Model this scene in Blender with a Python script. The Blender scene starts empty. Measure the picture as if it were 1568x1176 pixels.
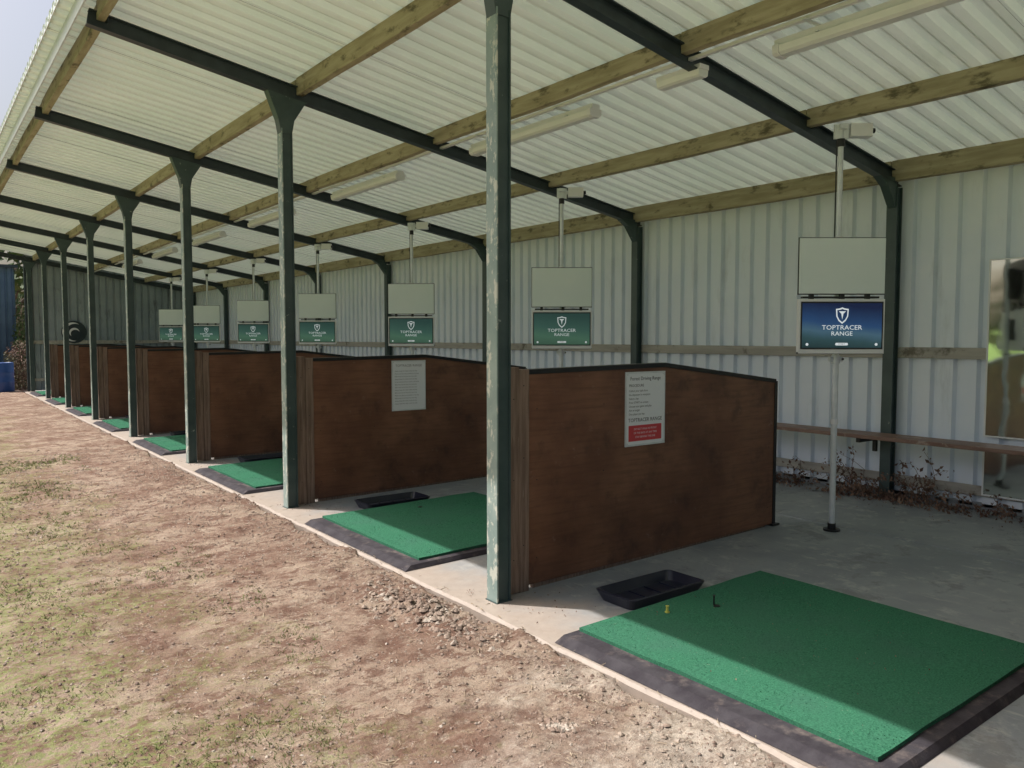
import bpy, math, random
from mathutils import Vector, noise, Matrix
random.seed(7)
R=random.uniform
S=bpy.context.scene
COL=S.collection
# ---------------------------------------------------------------- materials
def _nt(name):
    m=bpy.data.materials.new(name); m.use_nodes=True
    nt=m.node_tree; b=nt.nodes['Principled BSDF']
    return m,nt,b
def N(nt,t,**k):
    n=nt.nodes.new(t)
    for a,v in k.items(): setattr(n,a,v)
    return n
def coords(nt,stretch=(1,1,1)):
    tc=N(nt,'ShaderNodeTexCoord'); mp=N(nt,'ShaderNodeMapping')
    mp.inputs['Scale'].default_value=stretch
    nt.links.new(tc.outputs['Object'],mp.inputs['Vector'])
    return mp.outputs['Vector']
def noi(nt,vec,scale,detail=4,rough=.6):
    n=N(nt,'ShaderNodeTexNoise'); n.inputs['Scale'].default_value=scale
    n.inputs['Detail'].default_value=detail; n.inputs['Roughness'].default_value=rough
    nt.links.new(vec,n.inputs['Vector']); return n.outputs['Fac']
def ramp(nt,fac,lo,hi):
    r=N(nt,'ShaderNodeMapRange'); r.interpolation_type='SMOOTHSTEP'
    r.inputs['From Min'].default_value=lo; r.inputs['From Max'].default_value=hi
    nt.links.new(fac,r.inputs['Value']); return r.outputs['Result']
def mix(nt,fac,a,b):
    n=N(nt,'ShaderNodeMix',data_type='RGBA')
    if isinstance(fac,(int,float)): n.inputs[0].default_value=fac
    else: nt.links.new(fac,n.inputs[0])
    for i,c in ((6,a),(7,b)):
        if isinstance(c,tuple): n.inputs[i].default_value=(*c[:3],1)
        else: nt.links.new(c,n.inputs[i])
    return n.outputs[2]
def mth(nt,op,a,b=None):
    n=N(nt,'ShaderNodeMath',operation=op)
    for i,c in ((0,a),(1,b)):
        if c is None: continue
        if isinstance(c,(int,float)): n.inputs[i].default_value=c
        else: nt.links.new(c,n.inputs[i])
    return n.outputs[0]
def bump(nt,b,h,strength,dist=.01):
    n=N(nt,'ShaderNodeBump'); n.inputs['Strength'].default_value=strength; n.inputs['Distance'].default_value=dist
    nt.links.new(h,n.inputs['Height']); nt.links.new(n.outputs['Normal'],b.inputs['Normal'])
def mk(name,c1,c2=None,scale=3,rough=.6,bmp=0,bscale=60,metal=0,stretch=(1,1,1),c3=None,s3=12,t3=(.58,.66),st3=(1,1,1),spec=None):
    m,nt,b=_nt(name)
    v=coords(nt,stretch)
    if c2 is None: b.inputs['Base Color'].default_value=(*c1,1)
    else:
        c=mix(nt,ramp(nt,noi(nt,v,scale),.3,.7),c1,c2)
        if c3 is not None:
            v3=coords(nt,st3)
            c=mix(nt,ramp(nt,noi(nt,v3,s3,6,.65),*t3),c,c3)
        nt.links.new(c,b.inputs['Base Color'])
    b.inputs['Roughness'].default_value=rough; b.inputs['Metallic'].default_value=metal
    if spec is not None: b.inputs['Specular IOR Level'].default_value=spec
    if bmp: bump(nt,b,noi(nt,v,bscale,4),bmp,.004)
    return m
def emis(name,c,s):
    m,nt,b=_nt(name); b.inputs['Base Color'].default_value=(c[0]*.3,c[1]*.3,c[2]*.3,1)
    b.inputs['Emission Color'].default_value=(*c,1); b.inputs['Emission Strength'].default_value=s
    b.inputs['Roughness'].default_value=.25
    return m
M={}
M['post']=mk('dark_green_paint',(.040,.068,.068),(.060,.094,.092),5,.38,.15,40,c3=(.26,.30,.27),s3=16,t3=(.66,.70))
M['postlit']=mk('sunlit_weathered_green_paint',(.20,.28,.26),(.30,.38,.35),4,.45,.25,30,c3=(.56,.58,.50),s3=22,t3=(.54,.59),st3=(1,1,.5))  # worn, flaking paint; base also lightened for sun on the front flange
M['rafter']=mk('steel_dark_paint',(.022,.035,.042),(.036,.054,.062),6,.42,.08,40)
def roofmat():
    m,nt,b=_nt('roof_sheet_cream')
    v=coords(nt)
    c=mix(nt,ramp(nt,noi(nt,v,1.2),.3,.7),(.71,.79,.69),(.77,.83,.74))
    c=mix(nt,mth(nt,'MULTIPLY',ramp(nt,noi(nt,coords(nt,(.3,2,1)),3,6,.65),.55,.75),.6),c,(.56,.62,.51))
    nt.links.new(c,b.inputs['Base Color']); b.inputs['Roughness'].default_value=.5
    tr=N(nt,'ShaderNodeBsdfTranslucent'); nt.links.new(c,tr.inputs['Color'])
    mx=N(nt,'ShaderNodeMixShader'); mx.inputs[0].default_value=.085  # translucency added to an opaque sheet to brighten the interior
    nt.links.new(b.outputs[0],mx.inputs[1]); nt.links.new(tr.outputs[0],mx.inputs[2])
    nt.links.new(mx.outputs[0],nt.nodes['Material Output'].inputs['Surface'])
    return m
M['roof']=roofmat()
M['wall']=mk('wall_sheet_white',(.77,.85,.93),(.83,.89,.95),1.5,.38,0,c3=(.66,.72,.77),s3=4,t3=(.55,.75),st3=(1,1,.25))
M['endwall']=mk('end_sheet_shaded',(.25,.30,.33),(.32,.37,.39),1.5,.5,0,c3=(.17,.20,.21),s3=4,t3=(.55,.7),st3=(1,1,.3))  # sheet colour darkened to carry the shade at the far end
M['timber']=mk('treated_timber',(.30,.26,.16),(.44,.39,.26),3,.8,.4,60,stretch=(6,.6,6),c3=(.12,.105,.06),s3=5,t3=(.52,.68),st3=(2,.8,2))
M['timbergrey']=mk('weathered_rail',(.36,.34,.30),(.48,.46,.40),3,.8,.4,60,stretch=(6,.6,6),c3=(.16,.145,.11),s3=5,t3=(.56,.70))
M['stud']=mk('stud_timber',(.15,.10,.075),(.27,.19,.145),5,.8,.5,60,stretch=(9,9,.6),c3=(.36,.29,.23),s3=7,t3=(.6,.75),st3=(5,5,.5))
M['black']=mk('black_trim',(.014,.015,.016),None,rough=.4)
M['rubber']=mk('black_rubber',(.038,.033,.040),(.066,.06,.068),9,.85,.5,90,c3=(.17,.14,.13),s3=7,t3=(.52,.75),spec=.2)
M['traymat']=mk('tray_plastic',(.010,.013,.028),(.02,.024,.04),6,.33)
M['white']=mk('white_plastic',(.78,.80,.80),(.82,.83,.83),4,.35)
M['lampdif']=mk('lamp_diffuser',(.82,.85,.82),(.87,.89,.86),6,.25)
M['board']=mk('board_pale',(.76,.86,.83),(.80,.89,.86),2,.5)
M['galv']=mk('galvanised_pole',(.64,.69,.71),(.74,.78,.79),14,.4,.1,30,metal=.2)
M['signw']=mk('sign_white',(.82,.85,.88),None,rough=.3)
M['ink']=mk('sign_ink',(.05,.05,.06),None,rough=.5)
M['inkg']=mk('sign_ink_grey',(.22,.22,.24),None,rough=.5)
M['red']=mk('sign_red',(.62,.06,.07),None,rough=.35)
M['bench']=mk('bench_board',(.17,.095,.07),(.26,.165,.125),4,.5,.2,40,stretch=(6,1,6),c3=(.34,.26,.21),s3=8)
M['yellow']=mk('yellow_rubber',(.50,.50,.10),None,rough=.5)
M['twig']=mk('dead_twig',(.10,.06,.04),(.2,.13,.09),8,.9)
M['dleaf']=mk('dead_leaf',(.11,.06,.045),(.28,.18,.125),6,.85)
M['leaf']=mk('leaf_green',(.035,.065,.016),(.09,.14,.035),.5,.7)
M['leaf2']=mk('leaf_red',(.20,.09,.08),(.14,.14,.06),2,.7)
M['bark']=mk('bark',(.07,.05,.035),(.12,.09,.065),3,.9,.5,10)
M['shed']=mk('shed_blue_sheet',(.07,.12,.18),(.10,.16,.22),2,.5)
M['barrel']=mk('barrel_blue',(.02,.07,.25),(.03,.09,.3),4,.4)
M['straw']=mk('straw',(.46,.38,.27),(.30,.22,.15),9,.8)
M['grassb']=mk('grass_blade',(.12,.18,.04),(.24,.28,.09),3,.7)
M['scrW']=emis('screen_white',(.85,.92,.95),.62)
M['scrG']=emis('screen_white_dim',(.80,.88,.88),.42)

def ply():
    m,nt,b=_nt('brown_film_ply')
    v=coords(nt,(1,1,3)); v1=coords(nt)
    c=mix(nt,ramp(nt,noi(nt,v1,1.6,5),.3,.7),(.145,.064,.038),(.245,.118,.068))
    c=mix(nt,mth(nt,'MULTIPLY',ramp(nt,noi(nt,coords(nt,(1.0,1,16)),2.5,6,.7),.42,.70),.5),c,(.085,.040,.026))
    c=mix(nt,mth(nt,'MULTIPLY',ramp(nt,noi(nt,v1,3,7,.7),.50,.70),.7),c,(.060,.032,.025))
    c=mix(nt,mth(nt,'MULTIPLY',ramp(nt,noi(nt,v1,13,6,.7),.62,.74),.35),c,(.36,.25,.20))
    nt.links.new(c,b.inputs['Base Color'])
    nt.links.new(mth(nt,'ADD',mth(nt,'MULTIPLY',noi(nt,v1,4,5),.4),.22),b.inputs['Roughness'])
    b.inputs['Specular IOR Level'].default_value=.45
    bump(nt,b,noi(nt,v,14,4),.12,.004)
    return m
M['ply']=ply()
def turf():
    m,nt,b=_nt('green_turf')
    v=coords(nt)
    c=mix(nt,ramp(nt,noi(nt,v,130,3),.30,.70),(.028,.115,.068),(.058,.205,.120))
    c=mix(nt,mth(nt,'MULTIPLY',ramp(nt,noi(nt,v,2.5,6,.7),.38,.72),.5),c,(.058,.145,.105))
    c=mix(nt,mth(nt,'MULTIPLY',ramp(nt,noi(nt,v,48,3,.8),.66,.72),.6),c,(.28,.31,.24))
    nt.links.new(c,b.inputs['Base Color']); b.inputs['Roughness'].default_value=1
    b.inputs['Specular IOR Level'].default_value=.05
    return m
M['turf']=turf()
def concrete():
    m,nt,b=_nt('concrete')
    v=coords(nt); tc=N(nt,'ShaderNodeTexCoord'); sx=N(nt,'ShaderNodeSeparateXYZ'); nt.links.new(tc.outputs['Object'],sx.inputs[0])
    c=mix(nt,ramp(nt,noi(nt,v,1.3,6),.3,.7),(.21,.235,.255),(.32,.345,.36))
    c=mix(nt,mth(nt,'MULTIPLY',ramp(nt,noi(nt,v,5,7,.7),.53,.68),.6),c,(.46,.47,.46))
    c=mix(nt,mth(nt,'MULTIPLY',ramp(nt,noi(nt,v,2.6,7,.75),.53,.64),.6),c,(.13,.14,.145))
    c=mix(nt,mth(nt,'MULTIPLY',ramp(nt,noi(nt,coords(nt,(1,.25,1)),11,5,.75),.58,.68),.4),c,(.52,.52,.50))
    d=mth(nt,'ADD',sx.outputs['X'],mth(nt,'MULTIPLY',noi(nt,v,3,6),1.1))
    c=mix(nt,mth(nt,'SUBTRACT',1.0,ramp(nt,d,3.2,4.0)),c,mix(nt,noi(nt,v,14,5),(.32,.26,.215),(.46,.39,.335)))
    nt.links.new(c,b.inputs['Base Color']); b.inputs['Roughness'].default_value=.62
    bump(nt,b,noi(nt,v,45,6,.7),.35,.006)
    return m
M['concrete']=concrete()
def soil():
    m,nt,b=_nt('soil_ground')
    v=coords(nt); tc=N(nt,'ShaderNodeTexCoord'); sx=N(nt,'ShaderNodeSeparateXYZ'); nt.links.new(tc.outputs['Object'],sx.inputs[0])
    X=sx.outputs['X']; Y=sx.outputs['Y']
    c=mix(nt,ramp(nt,noi(nt,v,1.5,7,.68),.38,.62),(.22,.14,.105),(.37,.285,.22))
    c=mix(nt,mth(nt,'MULTIPLY',ramp(nt,noi(nt,coords(nt,(1,1.5,1)),5,7,.75),.48,.58),.85),c,(.155,.088,.066))
    c=mix(nt,mth(nt,'MULTIPLY',ramp(nt,noi(nt,v,22,6,.8),.52,.68),.6),c,(.52,.44,.36))
    c=mix(nt,mth(nt,'MULTIPLY',ramp(nt,noi(nt,v,70,4,.75),.53,.66),.65),c,(.10,.07,.055))
    s=mth(nt,'ADD',mth(nt,'MULTIPLY',Y,-.35),mth(nt,'ADD',mth(nt,'MULTIPLY',X,.28),mth(nt,'MULTIPLY',noi(nt,v,2.0,6),1.6)))
    c=mix(nt,mth(nt,'MULTIPLY',ramp(nt,s,.35,.9),.75),c,mix(nt,ramp(nt,noi(nt,v,22,6,.75),.35,.6),(.31,.255,.21),(.60,.53,.45)))
    g=mth(nt,'ADD',mth(nt,'MULTIPLY',X,-.24),noi(nt,v,1.7,6,.7))
    g=mth(nt,'MULTIPLY',ramp(nt,g,.12,.40),ramp(nt,noi(nt,v,30,5,.8),.43,.58))
    c=mix(nt,mth(nt,'MULTIPLY',g,.7),c,(.22,.27,.09))
    f=ramp(nt,mth(nt,'ADD',X,mth(nt,'MULTIPLY',noi(nt,v,.8,5),2.0)),-9.,-6.0)
    lawn=mix(nt,noi(nt,v,.5,6),(.14,.23,.05),(.22,.31,.08))
    c=mix(nt,f,lawn,c)
    nt.links.new(c,b.inputs['Base Color']); b.inputs['Roughness'].default_value=.95
    b.inputs['Specular IOR Level'].default_value=.1
    h=mth(nt,'ADD',noi(nt,v,60,6,.75),mth(nt,'MULTIPLY',noi(nt,v,190,3,.7),.5))
    bump(nt,b,h,.8,.014)
    return m
M['soil']=soil()
M['clod']=mk('soil_clod',(.17,.11,.085),(.38,.305,.245),2.5,.95,.6,120,c3=(.50,.44,.375),s3=9,t3=(.54,.67))
def screen(name,stops,e_):
    m,nt,b=_nt(name)
    tc=N(nt,'ShaderNodeTexCoord'); sx=N(nt,'ShaderNodeSeparateXYZ'); nt.links.new(tc.outputs['Object'],sx.inputs[0])
    mr=N(nt,'ShaderNodeMapRange'); mr.inputs['From Min'].default_value=1.45; mr.inputs['From Max'].default_value=1.83
    nt.links.new(mth(nt,'ADD',mth(nt,'ADD',sx.outputs['Z'],mth(nt,'MULTIPLY',sx.outputs['X'],.10)),mth(nt,'MULTIPLY',noi(nt,coords(nt),5,3),.06)),mr.inputs['Value'])
    cr=N(nt,'ShaderNodeValToRGB'); nt.links.new(mr.outputs['Result'],cr.inputs['Fac'])
    e=cr.color_ramp.elements
    e[0].position=stops[0][0]; e[0].color=(*stops[0][1],1); e[1].position=stops[-1][0]; e[1].color=(*stops[-1][1],1)
    for p,c in stops[1:-1]:
        k=e.new(p); k.color=(*c,1)
    b.inputs['Base Color'].default_value=(.01,.01,.01,1); b.inputs['Roughness'].default_value=.15
    nt.links.new(cr.outputs['Color'],b.inputs['Emission Color']); b.inputs['Emission Strength'].default_value=e_
    return m
M['scrA']=screen('screen_blue',[(0,(.012,.028,.03)),(.28,(.03,.075,.09)),(.45,(.06,.13,.19)),(.62,(.02,.065,.17)),(1,(.006,.014,.055))],.75)
M['scrB']=screen('screen_grey_teal',[(0,(.035,.075,.055)),(.35,(.055,.13,.09)),(.6,(.035,.09,.075)),(1,(.02,.055,.05))],.75)
def mirror():
    m,nt,b=_nt('mirror_sheet'); b.inputs['Base Color'].default_value=(.78,.82,.80,1)
    b.inputs['Metallic'].default_value=1; b.inputs['Roughness'].default_value=.06
    bump(nt,b,noi(nt,coords(nt),2.2,2),.12,.03); return m
M['mirror']=mirror()
# ---------------------------------------------------------------- mesh builder
class MB:
    def __init__(s): s.v=[];s.f=[];s.m=[];s.mats=[]
    def mi(s,k):
        if k not in s.mats: s.mats.append(k)
        return s.mats.index(k)
    def add(s,vs,fs,k):
        o=len(s.v); s.v+= [tuple(p) for p in vs]
        i=s.mi(k)
        for f in fs: s.f.append(tuple(o+a for a in f)); s.m.append(i)
    def box(s,x0,x1,y0,y1,z0,z1,k):
        s.add([(x0,y0,z0),(x1,y0,z0),(x1,y1,z0),(x0,y1,z0),(x0,y0,z1),(x1,y0,z1),(x1,y1,z1),(x0,y1,z1)],
          [(0,3,2,1),(4,5,6,7),(0,1,5,4),(1,2,6,5),(2,3,7,6),(3,0,4,7)],k)
    def prism_y(s,poly,y0,y1,k): # poly in XZ
        n=len(poly)
        s.add([(p[0],y0,p[1]) for p in poly]+[(p[0],y1,p[1]) for p in poly],
          [tuple(range(n)),tuple(range(2*n-1,n-1,-1))]+[(i,i+n,(i+1)%n+n,(i+1)%n) for i in range(n)],k)
    def cyl(s,p0,p1,r0,k,seg=12,r1=None):
        r1=r0 if r1 is None else r1
        p0=Vector(p0);p1=Vector(p1);d=(p1-p0).normalized()
        a=d.orthogonal().normalized();b=d.cross(a)
        vs=[p0+(a*math.cos(t)+b*math.sin(t))*r0 for t in [2*math.pi*i/seg for i in range(seg)]]
        vs+=[p1+(a*math.cos(t)+b*math.sin(t))*r1 for t in [2*math.pi*i/seg for i in range(seg)]]
        s.add(vs,[(i,(i+1)%seg,(i+1)%seg+seg,i+seg) for i in range(seg)]+[tuple(range(seg-1,-1,-1)),tuple(range(seg,2*seg))],k)
    def obj(s,name,parent=None,loc=(0,0,0),rz=0,bevel=0,smooth=False,me=None):
        if me is None:
            me=bpy.data.meshes.new(name); me.from_pydata(s.v,[],s.f)
            for k in s.mats: me.materials.append(M[k])
            me.polygons.foreach_set('material_index',s.m)
            if smooth: me.polygons.foreach_set('use_smooth',[True]*len(s.f))
            me.update(); s.me=me
        o=bpy.data.objects.new(name,me); COL.objects.link(o); o.location=loc; o.rotation_euler=(0,0,rz)
        if parent: o.parent=parent
        if bevel:
            bm=o.modifiers.new('bevel','BEVEL'); bm.width=bevel; bm.segments=2; bm.limit_method='ANGLE'; bm.angle_limit=.8
        return o
def text(mb,s,size,fn,k,align='CENTER'):
    cu=bpy.data.curves.new('t','FONT'); cu.body=s; cu.size=size; cu.align_x=align; cu.resolution_u=2
    o=bpy.data.objects.new('t',cu); COL.objects.link(o)
    dg=bpy.context.evaluated_depsgraph_get(); me=o.evaluated_get(dg).to_mesh()
    vs=[fn(v.co.x,v.co.y) for v in me.vertices]; fs=[tuple(p.vertices) for p in me.polygons]
    mb.add(vs,fs,k)
    o.evaluated_get(dg).to_mesh_clear(); bpy.data.objects.remove(o); bpy.data.curves.remove(cu)
def empty(name,loc=(0,0,0)):
    e=bpy.data.objects.new(name,None); COL.objects.link(e); e.location=loc; return e
# ---------------------------------------------------------------- layout constants
SP=3.32; Y0=3.82; XF=2.8; XB=7.43; NF=range(-2,8)
YA=Y0-2*SP-.1; YZ=Y0+7*SP+.12
mid=lambda x:4.33-.168*x
fl=lambda x:.015*(x-2.8)
# ---------------------------------------------------------------- ground
def gh(x,y):
    p=Vector((x,y,0))
    a=.018*noise.noise(p*1.1)+.015*noise.noise(p*4+Vector((5,3,0)))+.011*noise.noise(p*13)+.007*noise.noise(p*31)
    e=max(0,1-abs(x-2.38)/.35)
    a+=e*(.022*noise.noise(p*6+Vector((9,9,0)))+.016*abs(noise.noise(p*17)))
    a+=.045*math.exp(-((x-2.33)**2/.02+(y-3.95)**2/.09))*(1+noise.noise(p*20))
    a-=.012
    if x>2.58+.09*noise.noise(Vector((3,y*2.3,1)))+.03*noise.noise(Vector((3,y*9,1))): a-=min(1,(x-2.52)/.12)*.11
    return a
def ground():
    xs=[-400,-200,-100,-50,-25,-12,-6,-3.5,-2.2,-1.4]
    x=-1.0
    while x<2.86: xs.append(x); x+=.022 if x>0.1 else .05
    xs+=[3.5,5,8,12,20,40,80,160,400]
    ys=[-400,-150,-60,-25,-10,-4,-1.5,-.5,.2]
    y=.7
    while y<29: ys.append(y); y+=max(.02,.0055*y*y**.25)
    ys+=[31,35,42,60,100,180,400]
    vs=[]
    for yy in ys:
        for xx in xs:
            if -1.2<xx<2.9 and .5<yy<29.5: z=gh(xx,yy)
            else: z=-.12 if xx>2.9 else -.02
            vs.append((xx,yy,z))
    n=len(xs)
    fs=[(j*n+i,j*n+i+1,(j+1)*n+i+1,(j+1)*n+i) for j in range(len(ys)-1) for i in range(n-1)]
    mb=MB(); mb.add(vs,fs,'soil'); mb.obj('ground',smooth=True)
ground()
def clods():
    mb=MB(); vs=[];fs=[]
    def clod(x,y,r):
        z=gh(x,y)+r*.1; o=len(vs); q=R(0,3.14)
        for d in ((1,0,0),(.7,.7,.1),(0,1,0),(-.7,.7,-.1),(-1,0,0),(-.7,-.7,.1),(0,-1,0),(.7,-.7,-.1),(.35,.1,.8),(-.3,-.15,.85)):
            s=r*R(.7,1.2); dx=d[0]*math.cos(q)-d[1]*math.sin(q); dy=d[0]*math.sin(q)+d[1]*math.cos(q)
            vs.append((x+dx*s,y+dy*s,z+d[2]*s*.75))
        fs.extend([(o,o+1,o+8),(o+1,o+2,o+8),(o+2,o+9,o+8),(o+2,o+3,o+9),(o+3,o+4,o+9),(o+4,o+5,o+9),(o+5,o+6,o+9),(o+6,o+8,o+9),(o+6,o+7,o+8),(o+7,o,o+8)])
    c=0
    while c<19000:
        y=.9+12*random.random()**1.7; x=R(-.3,2.62)
        if noise.noise(Vector((x*2.2,y*2.2,4)))<R(-.6,.35): continue
        clod(x,y,random.choice([.002,.0025,.003,.004,.0065])*(1+y*.10)*R(.7,1.3)); c+=1
    for i in range(1700):
        y=1+11*random.random()**1.5; x=min(2.64,random.gauss(2.42,.12)); clod(x,y,R(.003,.011)*random.choice([1,1,1,1.5]))
    for i in range(650):
        x=random.gauss(2.33,.10); y=random.gauss(3.92,.28); clod(x,y,R(.005,.022))
    for i in range(90):
        x=random.gauss(2.08,.03); y=random.gauss(2.42,.035); clod(x,y,R(.006,.018))
    mb.add(vs,fs,'clod'); mb.obj('soil_clods')
    mb=MB(); vs=[];fs=[]
    for i in range(4200):
        y=.9+9*random.random()**1.6; x=R(-.3,2.7); a=R(0,6.28); l=R(.005,.018)*(1+y*.1); w=R(.0005,.0011)*(1+y*.1)
        z=.006 if x>2.6 else gh(x,y)+.005
        dx,dy=math.cos(a)*l,math.sin(a)*l; o=len(vs)
        vs+= [(x-dx+dy/l*w,y-dy-dx/l*w,z),(x-dx-dy/l*w,y-dy+dx/l*w,z),(x+dx-dy/l*w,y+dy+dx/l*w,z+R(-.003,.006)),(x+dx+dy/l*w,y+dy-dx/l*w,z+R(-.003,.006))]
        fs.append((o,o+1,o+2,o+3))
    mb.add(vs,fs,'straw'); mb.obj('dry_straw_litter')
    mb=MB(); vs=[];fs=[]
    t=0
    while t<5200:
        y=1.4+11*random.random()**1.4; x=R(-.6,1.7)
        if noise.noise(Vector((x*1.5,y*1.5,9)))-.22*x<R(-.3,.25): continue
        t+=1
        for k in range(4):
            a=R(0,6.28); h=R(.005,.017)*(1+y*.08); xx=x+R(-.02,.02); yy=y+R(-.02,.02); z=gh(xx,yy)-.002; w=.0017*(1+y*.1); o=len(vs)
            lx,ly=math.cos(a)*h*R(.4,1.6),math.sin(a)*h*R(.4,1.6)
            vs+=[(xx-w,yy,z),(xx+w,yy,z),(xx+lx,yy+ly,z+h)]; fs.append((o,o+1,o+2))
    mb.add(vs,fs,'grassb'); mb.obj('sparse_grass')
clods()
# ---------------------------------------------------------------- floor slab
def slab():
    mb=MB(); ys=[];y=YA
    while y<YZ+.3: ys.append(y); y+=.06
    xs=[2.6,2.615,2.9,4.2,5.985,5.992,6.008,6.015,7.65]
    vs=[]
    for yy in ys:
        j=.02*noise.noise(Vector((yy*1.7,1,1)))+.012*noise.noise(Vector((yy*7,1,1)))
        vs.append((2.6+j,yy,-.16)); vs.append((2.6+j,yy,-.018))
        for i,x in enumerate(xs[1:]):
            xx=x+(j if i==0 else 0)
            vs.append((xx,yy,fl(xx)-(.012 if x in(5.992,6.008) else 0)))
    n=len(xs)+1
    fs=[(r*n+i,r*n+i+1,(r+1)*n+i+1,(r+1)*n+i) for r in range(len(ys)-1) for i in range(n-1)]
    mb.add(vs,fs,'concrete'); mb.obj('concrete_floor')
slab()
# ---------------------------------------------------------------- shelter
sh=empty('driving_range_shelter')
def ibeam(mb,p0,p1,w,h,k,kf=None,side=Vector((0,1,0))):
    p0=Vector(p0);p1=Vector(p1);d=(p1-p0).normalized(); up=side.cross(d).normalized()
    def bx(a0,a1,b0,b1,kk):
        vs=[p+side*a+up*b for p in (p0,p1) for a,b in ((a0,b0),(a1,b0),(a1,b1),(a0,b1))]
        mb.add(vs,[(0,1,2,3),(7,6,5,4),(0,4,5,1),(1,5,6,2),(2,6,7,3),(3,7,4,0)],kk)
    t=.009
    bx(-w/2,w/2,h/2-t,h/2,k); bx(-w/2,w/2,-h/2,-h/2+t,kf or k); bx(-.004,.004,-h/2+t-.001,h/2-t+.001,k)
def frames():
    for n in NF:
        y=Y0+n*SP; mb=MB()
        a=XF
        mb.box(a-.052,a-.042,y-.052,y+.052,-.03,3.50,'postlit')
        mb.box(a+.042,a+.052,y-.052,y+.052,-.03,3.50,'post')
        mb.box(a-.0425,a+.0425,y-.038,y-.030,-.03,3.50,'post')
        m=mid(a)-.066
        mb.prism_y([(a-.052,3.46),(a+.052,3.46),(a+.075,3.58),(a+.19,m-.168*.19),(a-.17,m+.168*.17),(a-.075,3.58)],y-.047,y+.047,'post')
        mb.box(a-.06,a+.06,y-.06,y+.06,-.03,.004,'post')
        b=XB
        mb.box(b-.055,b-.045,y-.05,y+.05,.0,3.0,'post'); mb.box(b+.03,b+.04,y-.05,y+.05,0,3.0,'post')
        mb.box(b-.046,b+.031,y-.03,y-.022,0,3.0,'post')
        mb.prism_y([(b-.05,2.80),(b-.05,mid(b)),(b-.34,mid(b-.34)-.06),(b-.2,mid(b-.2)-.12)],y-.04,y+.04,'post')
        mb.obj('steel_post_pair',sh)
        mb=MB()
        ibeam(mb,(1.2,y,mid(1.2)),(XB+.05,y,mid(XB+.05)),.08,.125,'rafter')
        for px in(1.3,2.95,4.42,5.98):
            mb.prism_y([(px+.033,mid(px)-.0),(px+.043,mid(px)),(px+.043,mid(px)+.12),(px+.033,mid(px)+.12)],y-.06,y+.06,'rafter')
        mb.obj('rafter',sh)
frames()
def purlins():
    for px,nm in((1.3,0),(2.95,0),(4.42,0),(5.98,0),(7.38,1)):
        for n in range(-2,7):
            mb=MB(); y0=Y0+n*SP+.006; y1=y0+SP-.012; j=R(-.008,.008)
            z0=mid(px)+.004+j; 
            if nm: z0=mid(px)-.035
            seg=8
            vs=[]
            for i in range(seg+1):
                t=i/seg; y=y0+(y1-y0)*t; dz=.010*math.sin(t*3.14)*(-1)+R(-.003,.003); dx=.006*math.sin(t*5+n)
                for a,b in((-.030,z0),(.030,z0-.005),(.030,mid(px)+.142),(-.030,mid(px)+.15)):
                    vs.append((px+a+dx,y,b+(dz if b<mid(px)+.1 else 0)))
            fs=[(i*4+k,i*4+(k+1)%4,(i+1)*4+(k+1)%4,(i+1)*4+k) for i in range(seg) for k in range(4)]+[(3,2,1,0),(seg*4,seg*4+1,seg*4+2,seg*4+3)]
            mb.add(vs,fs,'timber'); mb.obj('timber_purlin',sh,bevel=.004)
    mb=MB(); x=1.14
    mb.prism_y([(x,mid(x)+.02),(x+.012,mid(x)+.02),(x+.012,mid(x)+.15),(x,mid(x)+.15)],YA,YZ,'galv')
    # strip added just inside the sheet ends to straighten the eave's shadow edge
    x=1.036
    mb.prism_y([(x,mid(x)+.135),(x+.008,mid(x)+.135),(x+.008,mid(x)+.199),(x,mid(x)+.199)],YA,YZ,'galv')
    mb.obj('eave_flashing_and_shadow_strip',sh)
purlins()
def profile(a0,a1,pitch,depth,lo,sl,hi):
    pts=[];y=a0
    while y<a1:
        pts+=[(y,0),(y+lo,0),(y+lo+sl,depth),(y+lo+sl+hi,depth)]; y+=pitch
    pts.append((y,0)); return pts
def roof():
    mb=MB(); pr=profile(YA,YZ,.2,.048,.088,.018,.076)
    xs=[1.03,2.0,3.2,4.4,5.6,6.8,7.75]; n=len(xs); vs=[]
    for (y,h) in pr:
        for x in xs: vs.append((x,y,mid(x)+.152+h))
    fs=[(r*n+i,r*n+i+1,(r+1)*n+i+1,(r+1)*n+i) for r in range(len(pr)-1) for i in range(n-1)]
    mb.add(vs,fs,'roof')
    y=YA+1.0
    while y<YZ:
        yy=y+.012
        for x0,x1 in((1.05,4.3),(4.3,7.7)):
            mb.add([(x0,yy,mid(x0)+.141),(x1,yy,mid(x1)+.141),(x1,yy+.006,mid(x1)+.146),(x0,yy+.006,mid(x0)+.146)],[(0,1,2,3)],'rafter')
        y+=2.0
    mb.obj('roof_sheeting',sh)
roof()
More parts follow.
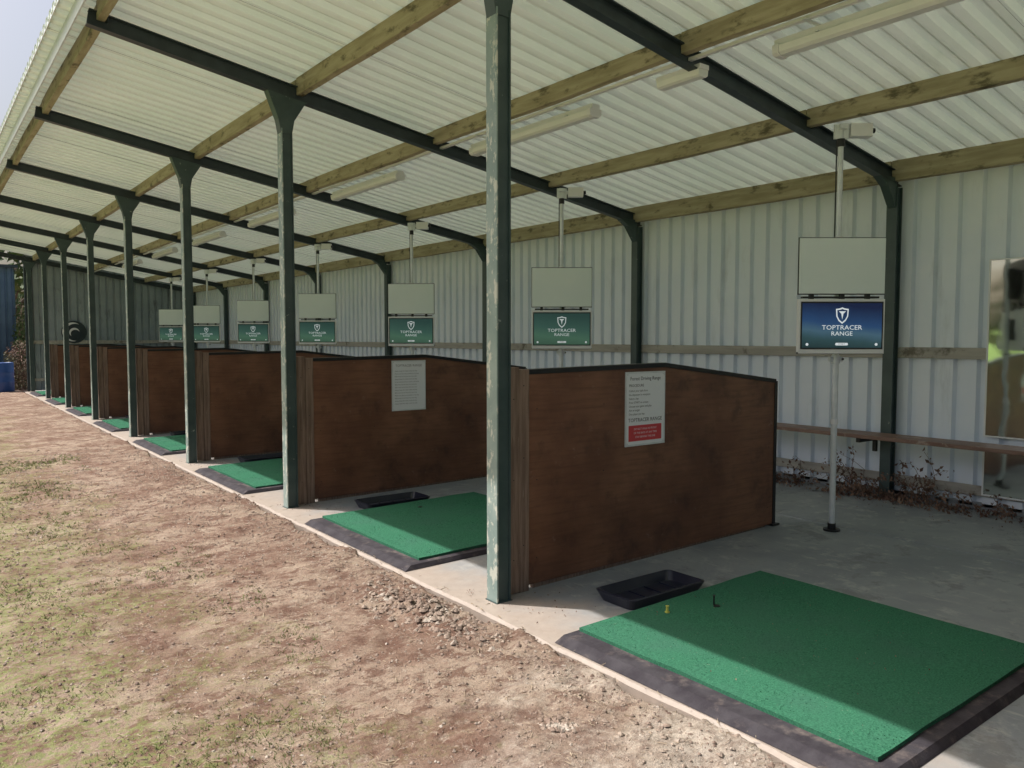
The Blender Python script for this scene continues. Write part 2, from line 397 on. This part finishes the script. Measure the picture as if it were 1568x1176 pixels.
def walls():
    mb=MB(); pr=profile(YA,YZ,.2,.045,.120,.014,.050); vs=[]
    for y,h in pr:
        x=7.50+h
        vs+=[(x,y,.10),(x,y,1.5),(x,y,mid(x)+.14)]
    fs=[(r*3+i,r*3+i+1,(r+1)*3+i+1,(r+1)*3+i) for r in range(len(pr)-1) for i in range(2)]
    mb.add(vs,fs,'wall'); mb.obj('back_wall_sheeting',sh)
    mb=MB(); 
    for n in range(-2,7):
        y0=Y0+n*SP-.06; y1=y0+SP
        d=R(-.006,.006)
        mb.box(7.474,7.498,y0,y1,1.40+d,1.50+d,'timbergrey')
        mb.box(7.474,7.498,y0,y1,.20-d,.29-d,'timbergrey')
    mb.box(7.50,7.56,YA,YZ,.05,.13,'concrete')
    mb.obj('wall_rails',sh,bevel=.003)
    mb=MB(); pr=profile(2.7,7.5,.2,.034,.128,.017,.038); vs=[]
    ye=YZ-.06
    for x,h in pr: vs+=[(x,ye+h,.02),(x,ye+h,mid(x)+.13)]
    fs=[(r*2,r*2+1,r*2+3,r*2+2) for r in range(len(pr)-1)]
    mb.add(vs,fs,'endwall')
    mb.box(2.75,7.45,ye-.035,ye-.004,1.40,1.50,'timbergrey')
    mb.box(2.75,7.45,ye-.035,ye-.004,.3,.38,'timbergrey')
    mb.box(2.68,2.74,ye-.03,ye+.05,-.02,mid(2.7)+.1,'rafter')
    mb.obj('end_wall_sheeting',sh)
walls()
# ---------------------------------------------------------------- partitions
def partition_mesh():
    mb=MB(); y0,y1=.03,.085
    top=[(3.05,1.385),(4.30,1.403),(5.64,1.243)]
    mb.prism_y([(3.05,.035),(5.63,.055),(5.64,1.243),(4.30,1.403),(3.05,1.385)],y0,y1,'ply')
    for (a,b) in((0,1),(1,2)):
        p,q=top[a],top[b]
        mb.prism_y([(p[0],p[1]-.018),(q[0],q[1]-.018),(q[0],q[1]+.014),(p[0],p[1]+.014)],y0-.008,y1+.008,'black')
    mb.box(5.625,5.66,y0-.008,y1+.008,.046,1.24,'black')
    mb.box(5.60,5.69,y0-.03,y1+.03,fl(5.6)-.005,fl(5.6)+.018,'black')
    mb.box(2.875,2.962,y0-.022,y1-.005,.012,1.415,'stud')
    mb.box(2.968,3.048,y0-.012,y1+.004,.0,1.40,'stud')
    mb.box(3.10,5.55,y0+.012,y1-.012,.0,.05,'stud')
    for z in(.22,.72,1.22):
        mb.cyl((2.92,y0-.024,z),(2.92,y0+.01,z),.005,'black',6)
    for z in(.3,.85,1.3):
        mb.cyl((3.005,y0-.014,z),(3.005,y0+.01,z),.005,'black',6)
    for x in(3.12,3.7,4.95,5.56):
        for z in(.2,.7,1.15): mb.cyl((x,y0-.002,z),(x,y0+.01,z),.005,'black',6)
    return mb
pm=partition_mesh(); me=None
for n in range(-2,7):
    pm.obj('bay_partition',loc=(0,Y0+n*SP,0),bevel=.003,me=me); me=pm.me
# ---------------------------------------------------------------- signs
def sign(n,kind):
    mb=MB(); x0,x1,z0,z1=3.90,4.29,.845,1.355; y=Y0+n*SP+.03
    mb.box(x0,x1,y-.006,y-.001,z0,z1,'signw')
    for a in((x0-.004,x1+.004,z0-.004,z0+.008),(x0-.004,x1+.004,z1-.008,z1+.004),(x0-.004,x0+.006,z0+.009,z1-.009),(x1-.006,x1+.004,z0+.009,z1-.009)):
        mb.box(a[0],a[1],y-.010,y-.0015,a[2],a[3],'galv')
    cx=(x0+x1)/2; L=x0+.03
    def fn(ox,oz): return lambda u,v:(ox+u,y-.0075,oz+v)
    if kind==0:
        text(mb,'Forest Driving Range',.036,fn(cx,z1-.055),'ink')
        text(mb,'PROCEDURE',.026,fn(L,z1-.10),'ink','LEFT')
        for i,t in enumerate(['Collect your balls from','the dispenser in reception','Select a bay','Press START on screen','Choose your game and play','Aim at target','One player per bay']):
            text(mb,t,.020,fn(L,z1-.135-.027*i),'ink','LEFT')
        text(mb,'TOPTRACER RANGE',.037,fn(cx,z0+.165),'ink')
        mb.box(x0+.03,x1-.03,y-.0078,y-.0062,z0+.03,z0+.14,'red')
        for i,t in enumerate(['DO NOT WALK IN FRONT','OF THE BAYS AT ANY TIME','STAY BEHIND THE LINE']):
            text(mb,t,.019,lambda u,v,i=i:(cx+u,y-.0086,z0+.108-.028*i+v),'signw')
    else:
        text(mb,'TOPTRACER RANGE',.034,fn(cx,z1-.06),'inkg')
        for i in range(13):
            text(mb,random.choice(['Please use the mat provided in the bay','Balls must be hit from the mat only','Do not cross the line at any time and','always keep the clubs inside the bay','Players under the age of sixteen must','be accompanied by an adult at all times']),.018,fn(L,z1-.11-.028*i),'inkg','LEFT')
    for sx in(x0+.015,x1-.015):
        for sz in(z0+.015,z1-.015): mb.cyl((sx,y-.012,sz),(sx,y-.005,sz),.005,'galv',8)
    mb.obj('notice_sign')
sign(0,0); sign(1,1)
# ---------------------------------------------------------------- mats, trays, tees
def mats():
    mb=MB()
    X0,X1,Ya,Yb=2.79,4.38,-2.38,-.74
    b=[(2.63,Ya-.09,.001),(4.40,Ya-.09,.022),(4.40,Yb+.015,.022),(2.63,Yb+.015,.001)]
    t=[(2.69,Ya-.065,.030),(4.395,Ya-.065,.055),(4.395,Yb+.012,.055),(2.69,Yb+.012,.030)]
    mb.add(b+t,[(4,5,6,7),(0,1,5,4),(1,2,6,5),(2,3,7,6),(3,0,4,7)],'rubber')
    nx=60;ny=60;vs=[]
    for j in range(ny+1):
        for i in range(nx+1):
            x=X0+(X1-X0)*i/nx;y=Ya+(Yb-Ya)*j/ny
            e=.006*noise.noise(Vector((y*3,0,2))) if i==0 else 0
            e2=.005*noise.noise(Vector((x*3,0,7))) if j==0 else 0
            vs.append((x+e,y+e2,.050+.014*(x-2.8)+.004*noise.noise(Vector((x*4,y*4,1)))))
    n=nx+1
    fs=[(j*n+i,j*n+i+1,(j+1)*n+i+1,(j+1)*n+i) for j in range(ny) for i in range(nx)]
    loop=[i for i in range(n)]+[j*n+nx for j in range(1,ny+1)]+[ny*n+i for i in range(nx-1,-1,-1)]+[j*n for j in range(ny-1,0,-1)]
    base=len(vs)
    for a in loop: vs.append((vs[a][0],vs[a][1],vs[a][2]-.025))
    L=len(loop)
    fs+=[(loop[k],base+k,base+(k+1)%L,loop[(k+1)%L]) for k in range(L)]
    mb.add(vs,fs,'turf')
    tv=[];tf=[]
    for i in range(7000):
        x=R(X0+.005,X1-.005); y=R(Ya+.005,Yb-.005); z=.049+.014*(x-2.8); a=R(0,6.28); w=.0022; h=R(.003,.006); o=len(tv)
        dx,dy=math.cos(a)*w,math.sin(a)*w
        tv+=[(x-dx,y-dy,z),(x+dx,y+dy,z),(x+R(-.004,.004),y+R(-.004,.004),z+h)]; tf.append((o,o+1,o+2))
    mb.add(tv,tf,'turf')
    mb.cyl((3.62,-.99,.05),(3.62,-.99,.066),.02,'black',14)
    tr=MB()
    def ring(x0,x1,y0,y1,z): 
        r=.04; out=[]
        for cx,cy,a in((x1-r,y1-r,0),(x0+r,y1-r,90),(x0+r,y0+r,180),(x1-r,y0+r,270)):
            for k in range(5):
                q=math.radians(a+k*22.5); out.append((cx+r*math.cos(q),cy+r*math.sin(q),z))
        return out
    x0,x1,y0_,y1_=3.25,3.92,-.68,-.355
    rs=[ring(x0+.03,x1-.03,y0_+.03,y1_-.03,.01),ring(x0,x1,y0_,y1_,.075),ring(x0+.014,x1-.014,y0_+.014,y1_-.014,.079),ring(x0+.045,x1-.045,y0_+.04,y1_-.04,.022)]
    vs=sum(rs,[]); n=20
    fs=[(a*n+k,a*n+(k+1)%n,(a+1)*n+(k+1)%n,(a+1)*n+k) for a in range(3) for k in range(n)]+[tuple(range(n-1,-1,-1)),tuple(range(3*n,4*n))]
    tr.add(vs,fs,'traymat')
    for k in range(4): tr.box(x0+.10+k*.14,x0+.108+k*.14,y0_+.06,y1_-.06,.0225,.03,'traymat')
    te=MB()
    te.cyl((0,0,.0),(0,0,.008),.014,'yellow',14); te.cyl((0,0,.008),(0,0,.034),.008,'yellow',12,.007); te.cyl((0,0,.034),(0,0,.040),.007,'yellow',12,.011)
    tk=MB()
    tk.cyl((0,0,0),(0,0,.05),.005,'black',10,.005); tk.cyl((0,0,.05),(0,0,.056),.005,'black',10,.010)
    m1=m2=None
    for n in range(-1,8):
        y=Y0+n*SP
        rz=0 if n==0 else R(-.003,.003)
        mb.obj('golf_mat',loc=(0,y,0),rz=rz,me=m1); m1=mb.me
        tr.obj('ball_tray',loc=(0,y+(0 if n==0 else R(-.03,.03)),0),me=m2); m2=tr.me
    te.obj('rubber_tee',loc=(3.32,Y0-.885,.057)); tk.obj('rubber_tee',loc=(3.62,Y0-.97,.064))
mats()
# ---------------------------------------------------------------- monitor stands
def stand(scr,W):
    mb=MB()
    mb.cyl((0,0,.01),(0,0,1.42),.024,'galv',16); mb.cyl((0,0,1.42),(0,0,3.20),.021,'galv',16)
    mb.cyl((0,0,-.005),(0,0,.014),.065,'black',20); mb.cyl((0,0,.014),(0,0,.06),.032,'black',16)
    mb.cyl((0,0,.86),(0,0,.90),.030,'white',16)
    mb.cyl((0,0,1.345),(0,0,1.41),.033,'galv',16); mb.box(-.05,.05,-.02,.02,1.36,1.40,'galv'); mb.cyl((.045,-.035,1.38),(.045,.035,1.38),.008,'black',8)
    w=.333; z0,z1=1.425,1.85
    mb.box(-w,w,-.10,-.045,z0,z1,'white')
    mb.box(-w-.004,w+.004,-.085,-.06,z0-.004,z0+.012,'black')
    mb.box(-w+.012,w-.012,-.1035,-.099,z0+.035,z1-.02,'black')
    sx0,sx1,sz0,sz1=-w+.022,w-.022,z0+.045,z1-.032
    mb.add([(sx0,-.1045,sz0),(sx1,-.1045,sz0),(sx1,-.1045,sz1),(sx0,-.1045,sz1)],[(0,1,2,3)],scr)
    mb.box(-.09,.09,-.05,-.02,1.52,1.74,'black')
    zc=1.725
    def sh_(s): return [(-.05*s,.048*s),(-.02*s,.052*s),(0,.06*s),(.02*s,.052*s),(.05*s,.048*s),(.046*s,-.01*s),(.028*s,-.045*s),(0,-.068*s),(-.028*s,-.045*s),(-.046*s,-.01*s)]
    mb.add([(a,-.1055,zc+b) for a,b in sh_(1.0)],[tuple(range(9,-1,-1))],W)
    mb.add([(a,-.1062,zc+b) for a,b in sh_(.80)],[tuple(range(9,-1,-1))],scr)
    mb.add([(-.028,-.107,zc+.03),(.028,-.107,zc+.03),(.008,-.107,zc+.01),(0,-.107,zc-.035),(-.008,-.107,zc+.01)],[(0,4,3,2,1)],W)
    text(mb,'TOPTRACER',.050,lambda u,v:(u*1.12,-.106,1.612+v),W); text(mb,'RANGE',.046,lambda u,v:(u*1.12,-.106,1.566+v),W)
    mb.add([(-.045,-.106,1.489),(.045,-.106,1.489),(.051,-.106,1.499),(.045,-.106,1.509),(-.045,-.106,1.509),(-.051,-.106,1.499)],[tuple(range(6))],W)
    text(mb,'START',.017,lambda u,v:(u,-.1068,1.4935+v),'ink')
    for s in(-1,1): mb.cyl((s*.27,-.1055,1.497),(s*.27,-.1065,1.497),.011,W,12)
    mb.box(-.30,.30,-.075,-.03,1.857,1.872,'black')
    for x in(-.24,0,.2): mb.box(x,x+.03,-.07,-.03,1.84,1.91,'black')
    mb.box(-.338,.338,-.072,-.062,1.885,2.33,'black')
    mb.box(-.332,.332,-.09,-.073,1.893,2.322,'board')
    mb.box(-.05,.05,-.062,-.0,1.95,2.25,'black')
    mb.cyl((0,0,2.30),(0,0,2.345),.028,'white',16)
    mb.box(-.055,.055,-.012,.012,3.10,3.21,'galv'); mb.box(-.03,.03,-.06,.03,3.17,3.205,'galv')
    mb.cyl((0,0,3.04),(0,0,3.10),.030,'black',16)
    mb.box(.07,.24,-.02,.07,3.12,3.22,'white'); mb.box(.03,.08,.01,.03,3.15,3.19,'galv')
    mb.cyl((.24,.02,3.17),(.27,.02,3.17),.02,'black',10)
    mb.cyl((-.028,.01,1.9),(-.028,.01,3.15),.005,'black',6)
    return mb
sa=stand('scrA','scrW'); sb=stand('scrB','scrG'); mb_=None
for n in range(-1,8):
    y=3.45+SP*n*1.005
    rz=math.radians(-37.2)
    if n==0: sa.obj('bay_monitor_stand',loc=(5.85,y,fl(5.85)),rz=rz,bevel=.003)
    elif n<7: sb.obj('bay_monitor_stand',loc=(5.85,y,fl(5.85)),rz=rz+R(-.05,.05),bevel=.003,me=mb_); mb_=sb.me
# ---------------------------------------------------------------- ceiling lights
def tube():
    mb=MB(); L=1.8
    mb.box(-.045,.045,.0,L,.055,.10,'white')
    mb.prism_y([(-.062,.055),(-.058,.012),(-.035,-.004),(.035,-.004),(.058,.012),(.062,.055)],.045,L-.045,'lampdif')
    for y in(0,L-.044): mb.prism_y([(-.068,.06),(-.064,.006),(-.04,-.010),(.04,-.010),(.064,.006),(.068,.06)],y,y+.044,'white')
    for y in(.3,L-.33): 
        mb.box(-.072,.072,y,y+.02,.0565,.064,'galv'); mb.box(-.2,.02,y,y+.03,.1005,.11,'galv')
    return mb
tb=tube(); mt=None
for n in range(-1,7):
    tb.obj('fluorescent_light',loc=(4.64,1.40+SP*n*1.0+(.23 if n>0 else 0),3.45),bevel=.003,me=mt); mt=tb.me
mb=MB()
mb.box(-.05,.05,0,.42,.04,.075,'white')
mb.prism_y([(-.055,.042),(-.05,.0),(-.03,-.012),(.03,-.012),(.05,.0),(.055,.042)],.01,.41,'lampdif'); mb.box(-.14,.02,.1,.13,.0755,.09,'galv')
mb.obj('emergency_light',loc=(4.58,3.76,3.47),bevel=.003)
mb=MB(); mb.box(4.47,4.505,YA+.3,YZ-.3,3.56,3.582,'white'); mb.obj('cable_trunking',sh)
# ---------------------------------------------------------------- bench, mirrors
mb=MB()
mb.box(7.02,7.34,.1,6.4,.655,.69,'bench')
for y in(.6,2.3,Y0+.08,5.6):
    mb.box(7.06,7.36,y,y+.04,.61,.654,'black'); mb.prism_y([(7.36,.50),(7.39,.50),(7.39,.66),(7.36,.66)],y,y+.04,'black')
mb.obj('wall_bench',bevel=.004)
def mir(y0,y1,z0,z1):
    mb=MB(); x=7.468
    mb.add([(x,y0,z0),(x,y1,z0),(x,y1,z1),(x,y0,z1)],[(0,3,2,1)],'mirror')
    mb.box(x+.001,x+.005,y0-.001,y1+.001,z0,z1,'white')
    for a in((y0-.012,y1+.012,z1,z1+.012),(y0-.012,y1+.012,z0-.012,z0),(y0-.012,y0,z0+.0005,z1-.0005),(y1,y1+.012,z0+.0005,z1-.0005)):
        mb.box(x-.006,x+.004,a[0],a[1],a[2],a[3],'white')
    mb.obj('wall_mirror')
mir(1.7,2.98,.74,2.26); mir(1.7,2.98,.22,.62)
mb=MB(); ye=YZ-.07
mb.cyl((3.93,ye-.03,1.75),(3.93,ye-.01,1.75),.34,'rafter',32)
vs=[];n=20
for i in range(n+1):
    t=math.radians(60+220*i/n); w=.09*math.sin(math.pi*i/n)+.004
    for r in(.27-w/2,.27+w/2): vs.append((3.93+r*math.cos(t),ye-.033,1.75+r*math.sin(t)))
mb.add(vs,[(2*i,2*i+1,2*i+3,2*i+2) for i in range(n)],'white')
vs=[]
for i in range(n+1):
    t=math.radians(20+200*i/n); w=.06*math.sin(math.pi*i/n)+.004
    for r in(.13-w/2,.13+w/2): vs.append((3.95+r*math.cos(t),ye-.034,1.72+r*math.sin(t)))
mb.add(vs,[(2*i,2*i+1,2*i+3,2*i+2) for i in range(n)],'white')
mb.obj('round_wall_sign')
# ---------------------------------------------------------------- dead plants along wall
def leafquad(vs,fs,p,s):
    d=Vector((R(-1,1),R(-1,1),R(-1,1))).normalized(); a=d.orthogonal().normalized(); b=d.cross(a); o=len(vs)
    for u,v in((-.5,0),(0,-.28),(.6,0),(0,.28)): vs.append(tuple(p+a*u*s+b*v*s+d*(abs(v))*s*.4))
    fs.append((o,o+1,o+2,o+3))
def deadplant(y0,y1,h,nt_,nl):
    mb=MB(); vs=[];fs=[]
    for i in range(nt_):
        y=R(y0,y1); p=Vector((R(7.3,7.45),y,.06)); d=Vector((R(-.5,.1),R(-1,1),R(.4,1.4))).normalized()
        for k in range(6):
            q=p+d*h*.22*R(.6,1.3); 
            if q.x>7.46:q.x=7.45
            if q.z<.06:q.z=.08
            mb.cyl(p,q,.003*(1-k*.1),'twig',4); 
            for j in range(nl): leafquad(vs,fs,q+Vector((R(-.03,.03),R(-.05,.05),R(-.05,.03))),R(.02,.055))
            p=q; d=(d+Vector((R(-.5,.4),R(-.7,.7),R(-.9,.4)))).normalized()
    for i in range(nt_*10): leafquad(vs,fs,Vector((R(7.12,7.46),R(y0-.1,y1+.1),.07+abs(random.gauss(0,.02)))),R(.02,.05))
    mb.add(vs,fs,'dleaf'); mb.obj('dead_creeper')
deadplant(3.88,4.25,.45,22,3); deadplant(3.35,3.75,.42,20,3); deadplant(4.7,5.15,.25,12,3); deadplant(2.6,3.2,.18,12,2); deadplant(5.6,9,.14,14,2)
mb=MB(); vs=[];fs=[]
for i in range(500):
    x=7.4-abs(random.gauss(0,.35)); y=R(.5,9); leafquad(vs,fs,Vector((x,y,fl(x)+.006)),R(.006,.02))
for i in range(250):
    leafquad(vs,fs,Vector((R(2.7,3.2),Y0+R(-.5,.3)+random.choice([0,SP,2*SP]),.008)),R(.006,.016))
for i in range(60):
    leafquad(vs,fs,Vector((R(2.85,4.3),Y0+R(-2.3,-.8),.08)),R(.005,.013))
mb.add(vs,fs,'dleaf'); mb.obj('leaf_debris')
# ---------------------------------------------------------------- far left things
mb=MB()
pr=profile(-5,2.75,.2,.035,.1,.03,.04)
vs=[]
for x,h in pr: vs+=[(x,31+h,-.1),(x,31+h,3.9)]
mb.add(vs,[(r*2,r*2+1,r*2+3,r*2+2) for r in range(len(pr)-1)],'shed')
mb.box(-5,2.76,31.06,35,-.1,3.88,'shed'); mb.box(-5.1,2.9,30.85,35.1,3.885,3.98,'rafter')
mb.box(-2,-.6,30.98,31.01,-.1,2.1,'white'); mb.box(-1.95,-.65,30.96,30.975,0,2.05,'rafter')
mb.obj('storage_shed')
mb=MB()
prof=[(.0,0),(.27,0),(.285,.02),(.285,.28),(.295,.30),(.285,.32),(.285,.56),(.295,.58),(.285,.60),(.285,.84),(.27,.87),(.25,.87),(.24,.85),(0,.85)]
n=24;vs=[(r*math.cos(2*math.pi*k/n),r*math.sin(2*math.pi*k/n),z) for r,z in prof for k in range(n)]
fs=[(a*n+k,a*n+(k+1)%n,(a+1)*n+(k+1)%n,(a+1)*n+k) for a in range(len(prof)-1) for k in range(n)]
mb.add(vs,fs,'barrel'); mb.obj('blue_barrel',loc=(2.12,27.7,-.02),smooth=True)
def bush(name,cx,cy,rx,ry,h,n,k,s):
    mb=MB(); vs=[];fs=[]
    for i in range(14):
        mb.cyl((cx+R(-.1,.1),cy+R(-.1,.1),-.05),(cx+R(-rx,rx)*.7,cy+R(-ry,ry)*.7,h*R(.5,.95)),.012,'twig',5,.004)
    i=0
    while i<n:
        x,y,z=R(-1,1),R(-1,1),R(0,1)
        q=noise.noise(Vector((x*2,y*2,z*2+cx)))
        if x*x+y*y+z*z>1+q*.8 or q<-.25: continue
        leafquad(vs,fs,Vector((cx+x*rx,cy+y*ry,z*h)),R(.5,1)*s); i+=1
    mb.add(vs,fs,k); mb.obj(name)
bush('shrub',2.55,28.6,.5,.6,1.5,1500,'leaf2',.10)
bush('shrub',1.55,28.6,.7,.6,1.1,1500,'leaf2',.10)
bush('shrub',3.0,30.2,.5,.7,3.0,2500,'leaf',.13)
bush('shrub',.2,29,.9,.7,1.0,1500,'leaf',.12)
def treeline():
    mb=MB(); vs=[];fs=[]
    pos=[]
    for i in range(46): pos.append((-75+R(-6,6),-60+i*4.2+R(-1,1)))
    for i in range(20): pos.append((-72+i*4+R(-1,1),120+R(-6,6)))
    for i in range(10): pos.append((-4+i*3.4+R(-1,1),46+R(-3,3)))
    for x,y in pos:
        h=R(6,9); w=h*R(.28,.4)
        mb.cyl((x,y,-.2),(x+R(-.3,.3),y+R(-.3,.3),h*.6),.28,'bark',7,.1)
        for q in range(4): mb.cyl((x,y,h*R(.25,.4)),(x+R(-w,w)*.7,y+R(-w,w)*.7,h*R(.5,.8)),.11,'bark',5,.03)
        for c in range(16):
            a=Vector((R(-1,1)*w,R(-1,1)*w,h*R(.3,.95))); rr=R(.5,1.5)
            for j in range(22):
                d=Vector((random.gauss(0,.5),random.gauss(0,.5),random.gauss(0,.4)))*rr
                leafquad(vs,fs,Vector((x,y,0))+a+d,R(.35,.8))
    mb.add(vs,fs,'leaf'); mb.obj('distant_tree_line')
treeline()
# ---------------------------------------------------------------- light, sky, camera
s=Vector((-.385,.46,.80)).normalized()
w=bpy.data.worlds.new('World'); S.world=w; w.use_nodes=True
nt=w.node_tree; bg=nt.nodes['Background']; sk=nt.nodes.new('ShaderNodeTexSky'); sk.sky_type='NISHITA'; sk.sun_disc=False
sk.sun_elevation=math.asin(s.z); sk.sun_rotation=math.atan2(s.x,s.y)%(2*math.pi); sk.dust_density=7.0; sk.air_density=1.0
nt.links.new(sk.outputs['Color'],bg.inputs['Color']); bg.inputs['Strength'].default_value=.15
L=bpy.data.lights.new('sun','SUN'); L.energy=5; L.angle=math.radians(.5); L.color=(1,.975,.94)
lo=bpy.data.objects.new('sun',L); COL.objects.link(lo); lo.rotation_euler=s.to_track_quat('Z','Y').to_euler()
cam=bpy.data.cameras.new('camera'); co=bpy.data.objects.new('camera',cam); COL.objects.link(co)
co.location=(0,0,1.6); co.rotation_euler=(math.radians(90-3.4),0,math.radians(-37.2)); cam.sensor_width=36; cam.lens=1210/1568*36; cam.clip_end=2000; cam.clip_start=.05
S.camera=co
S.view_settings.view_transform='Standard'; S.view_settings.look='None'; S.view_settings.exposure=0
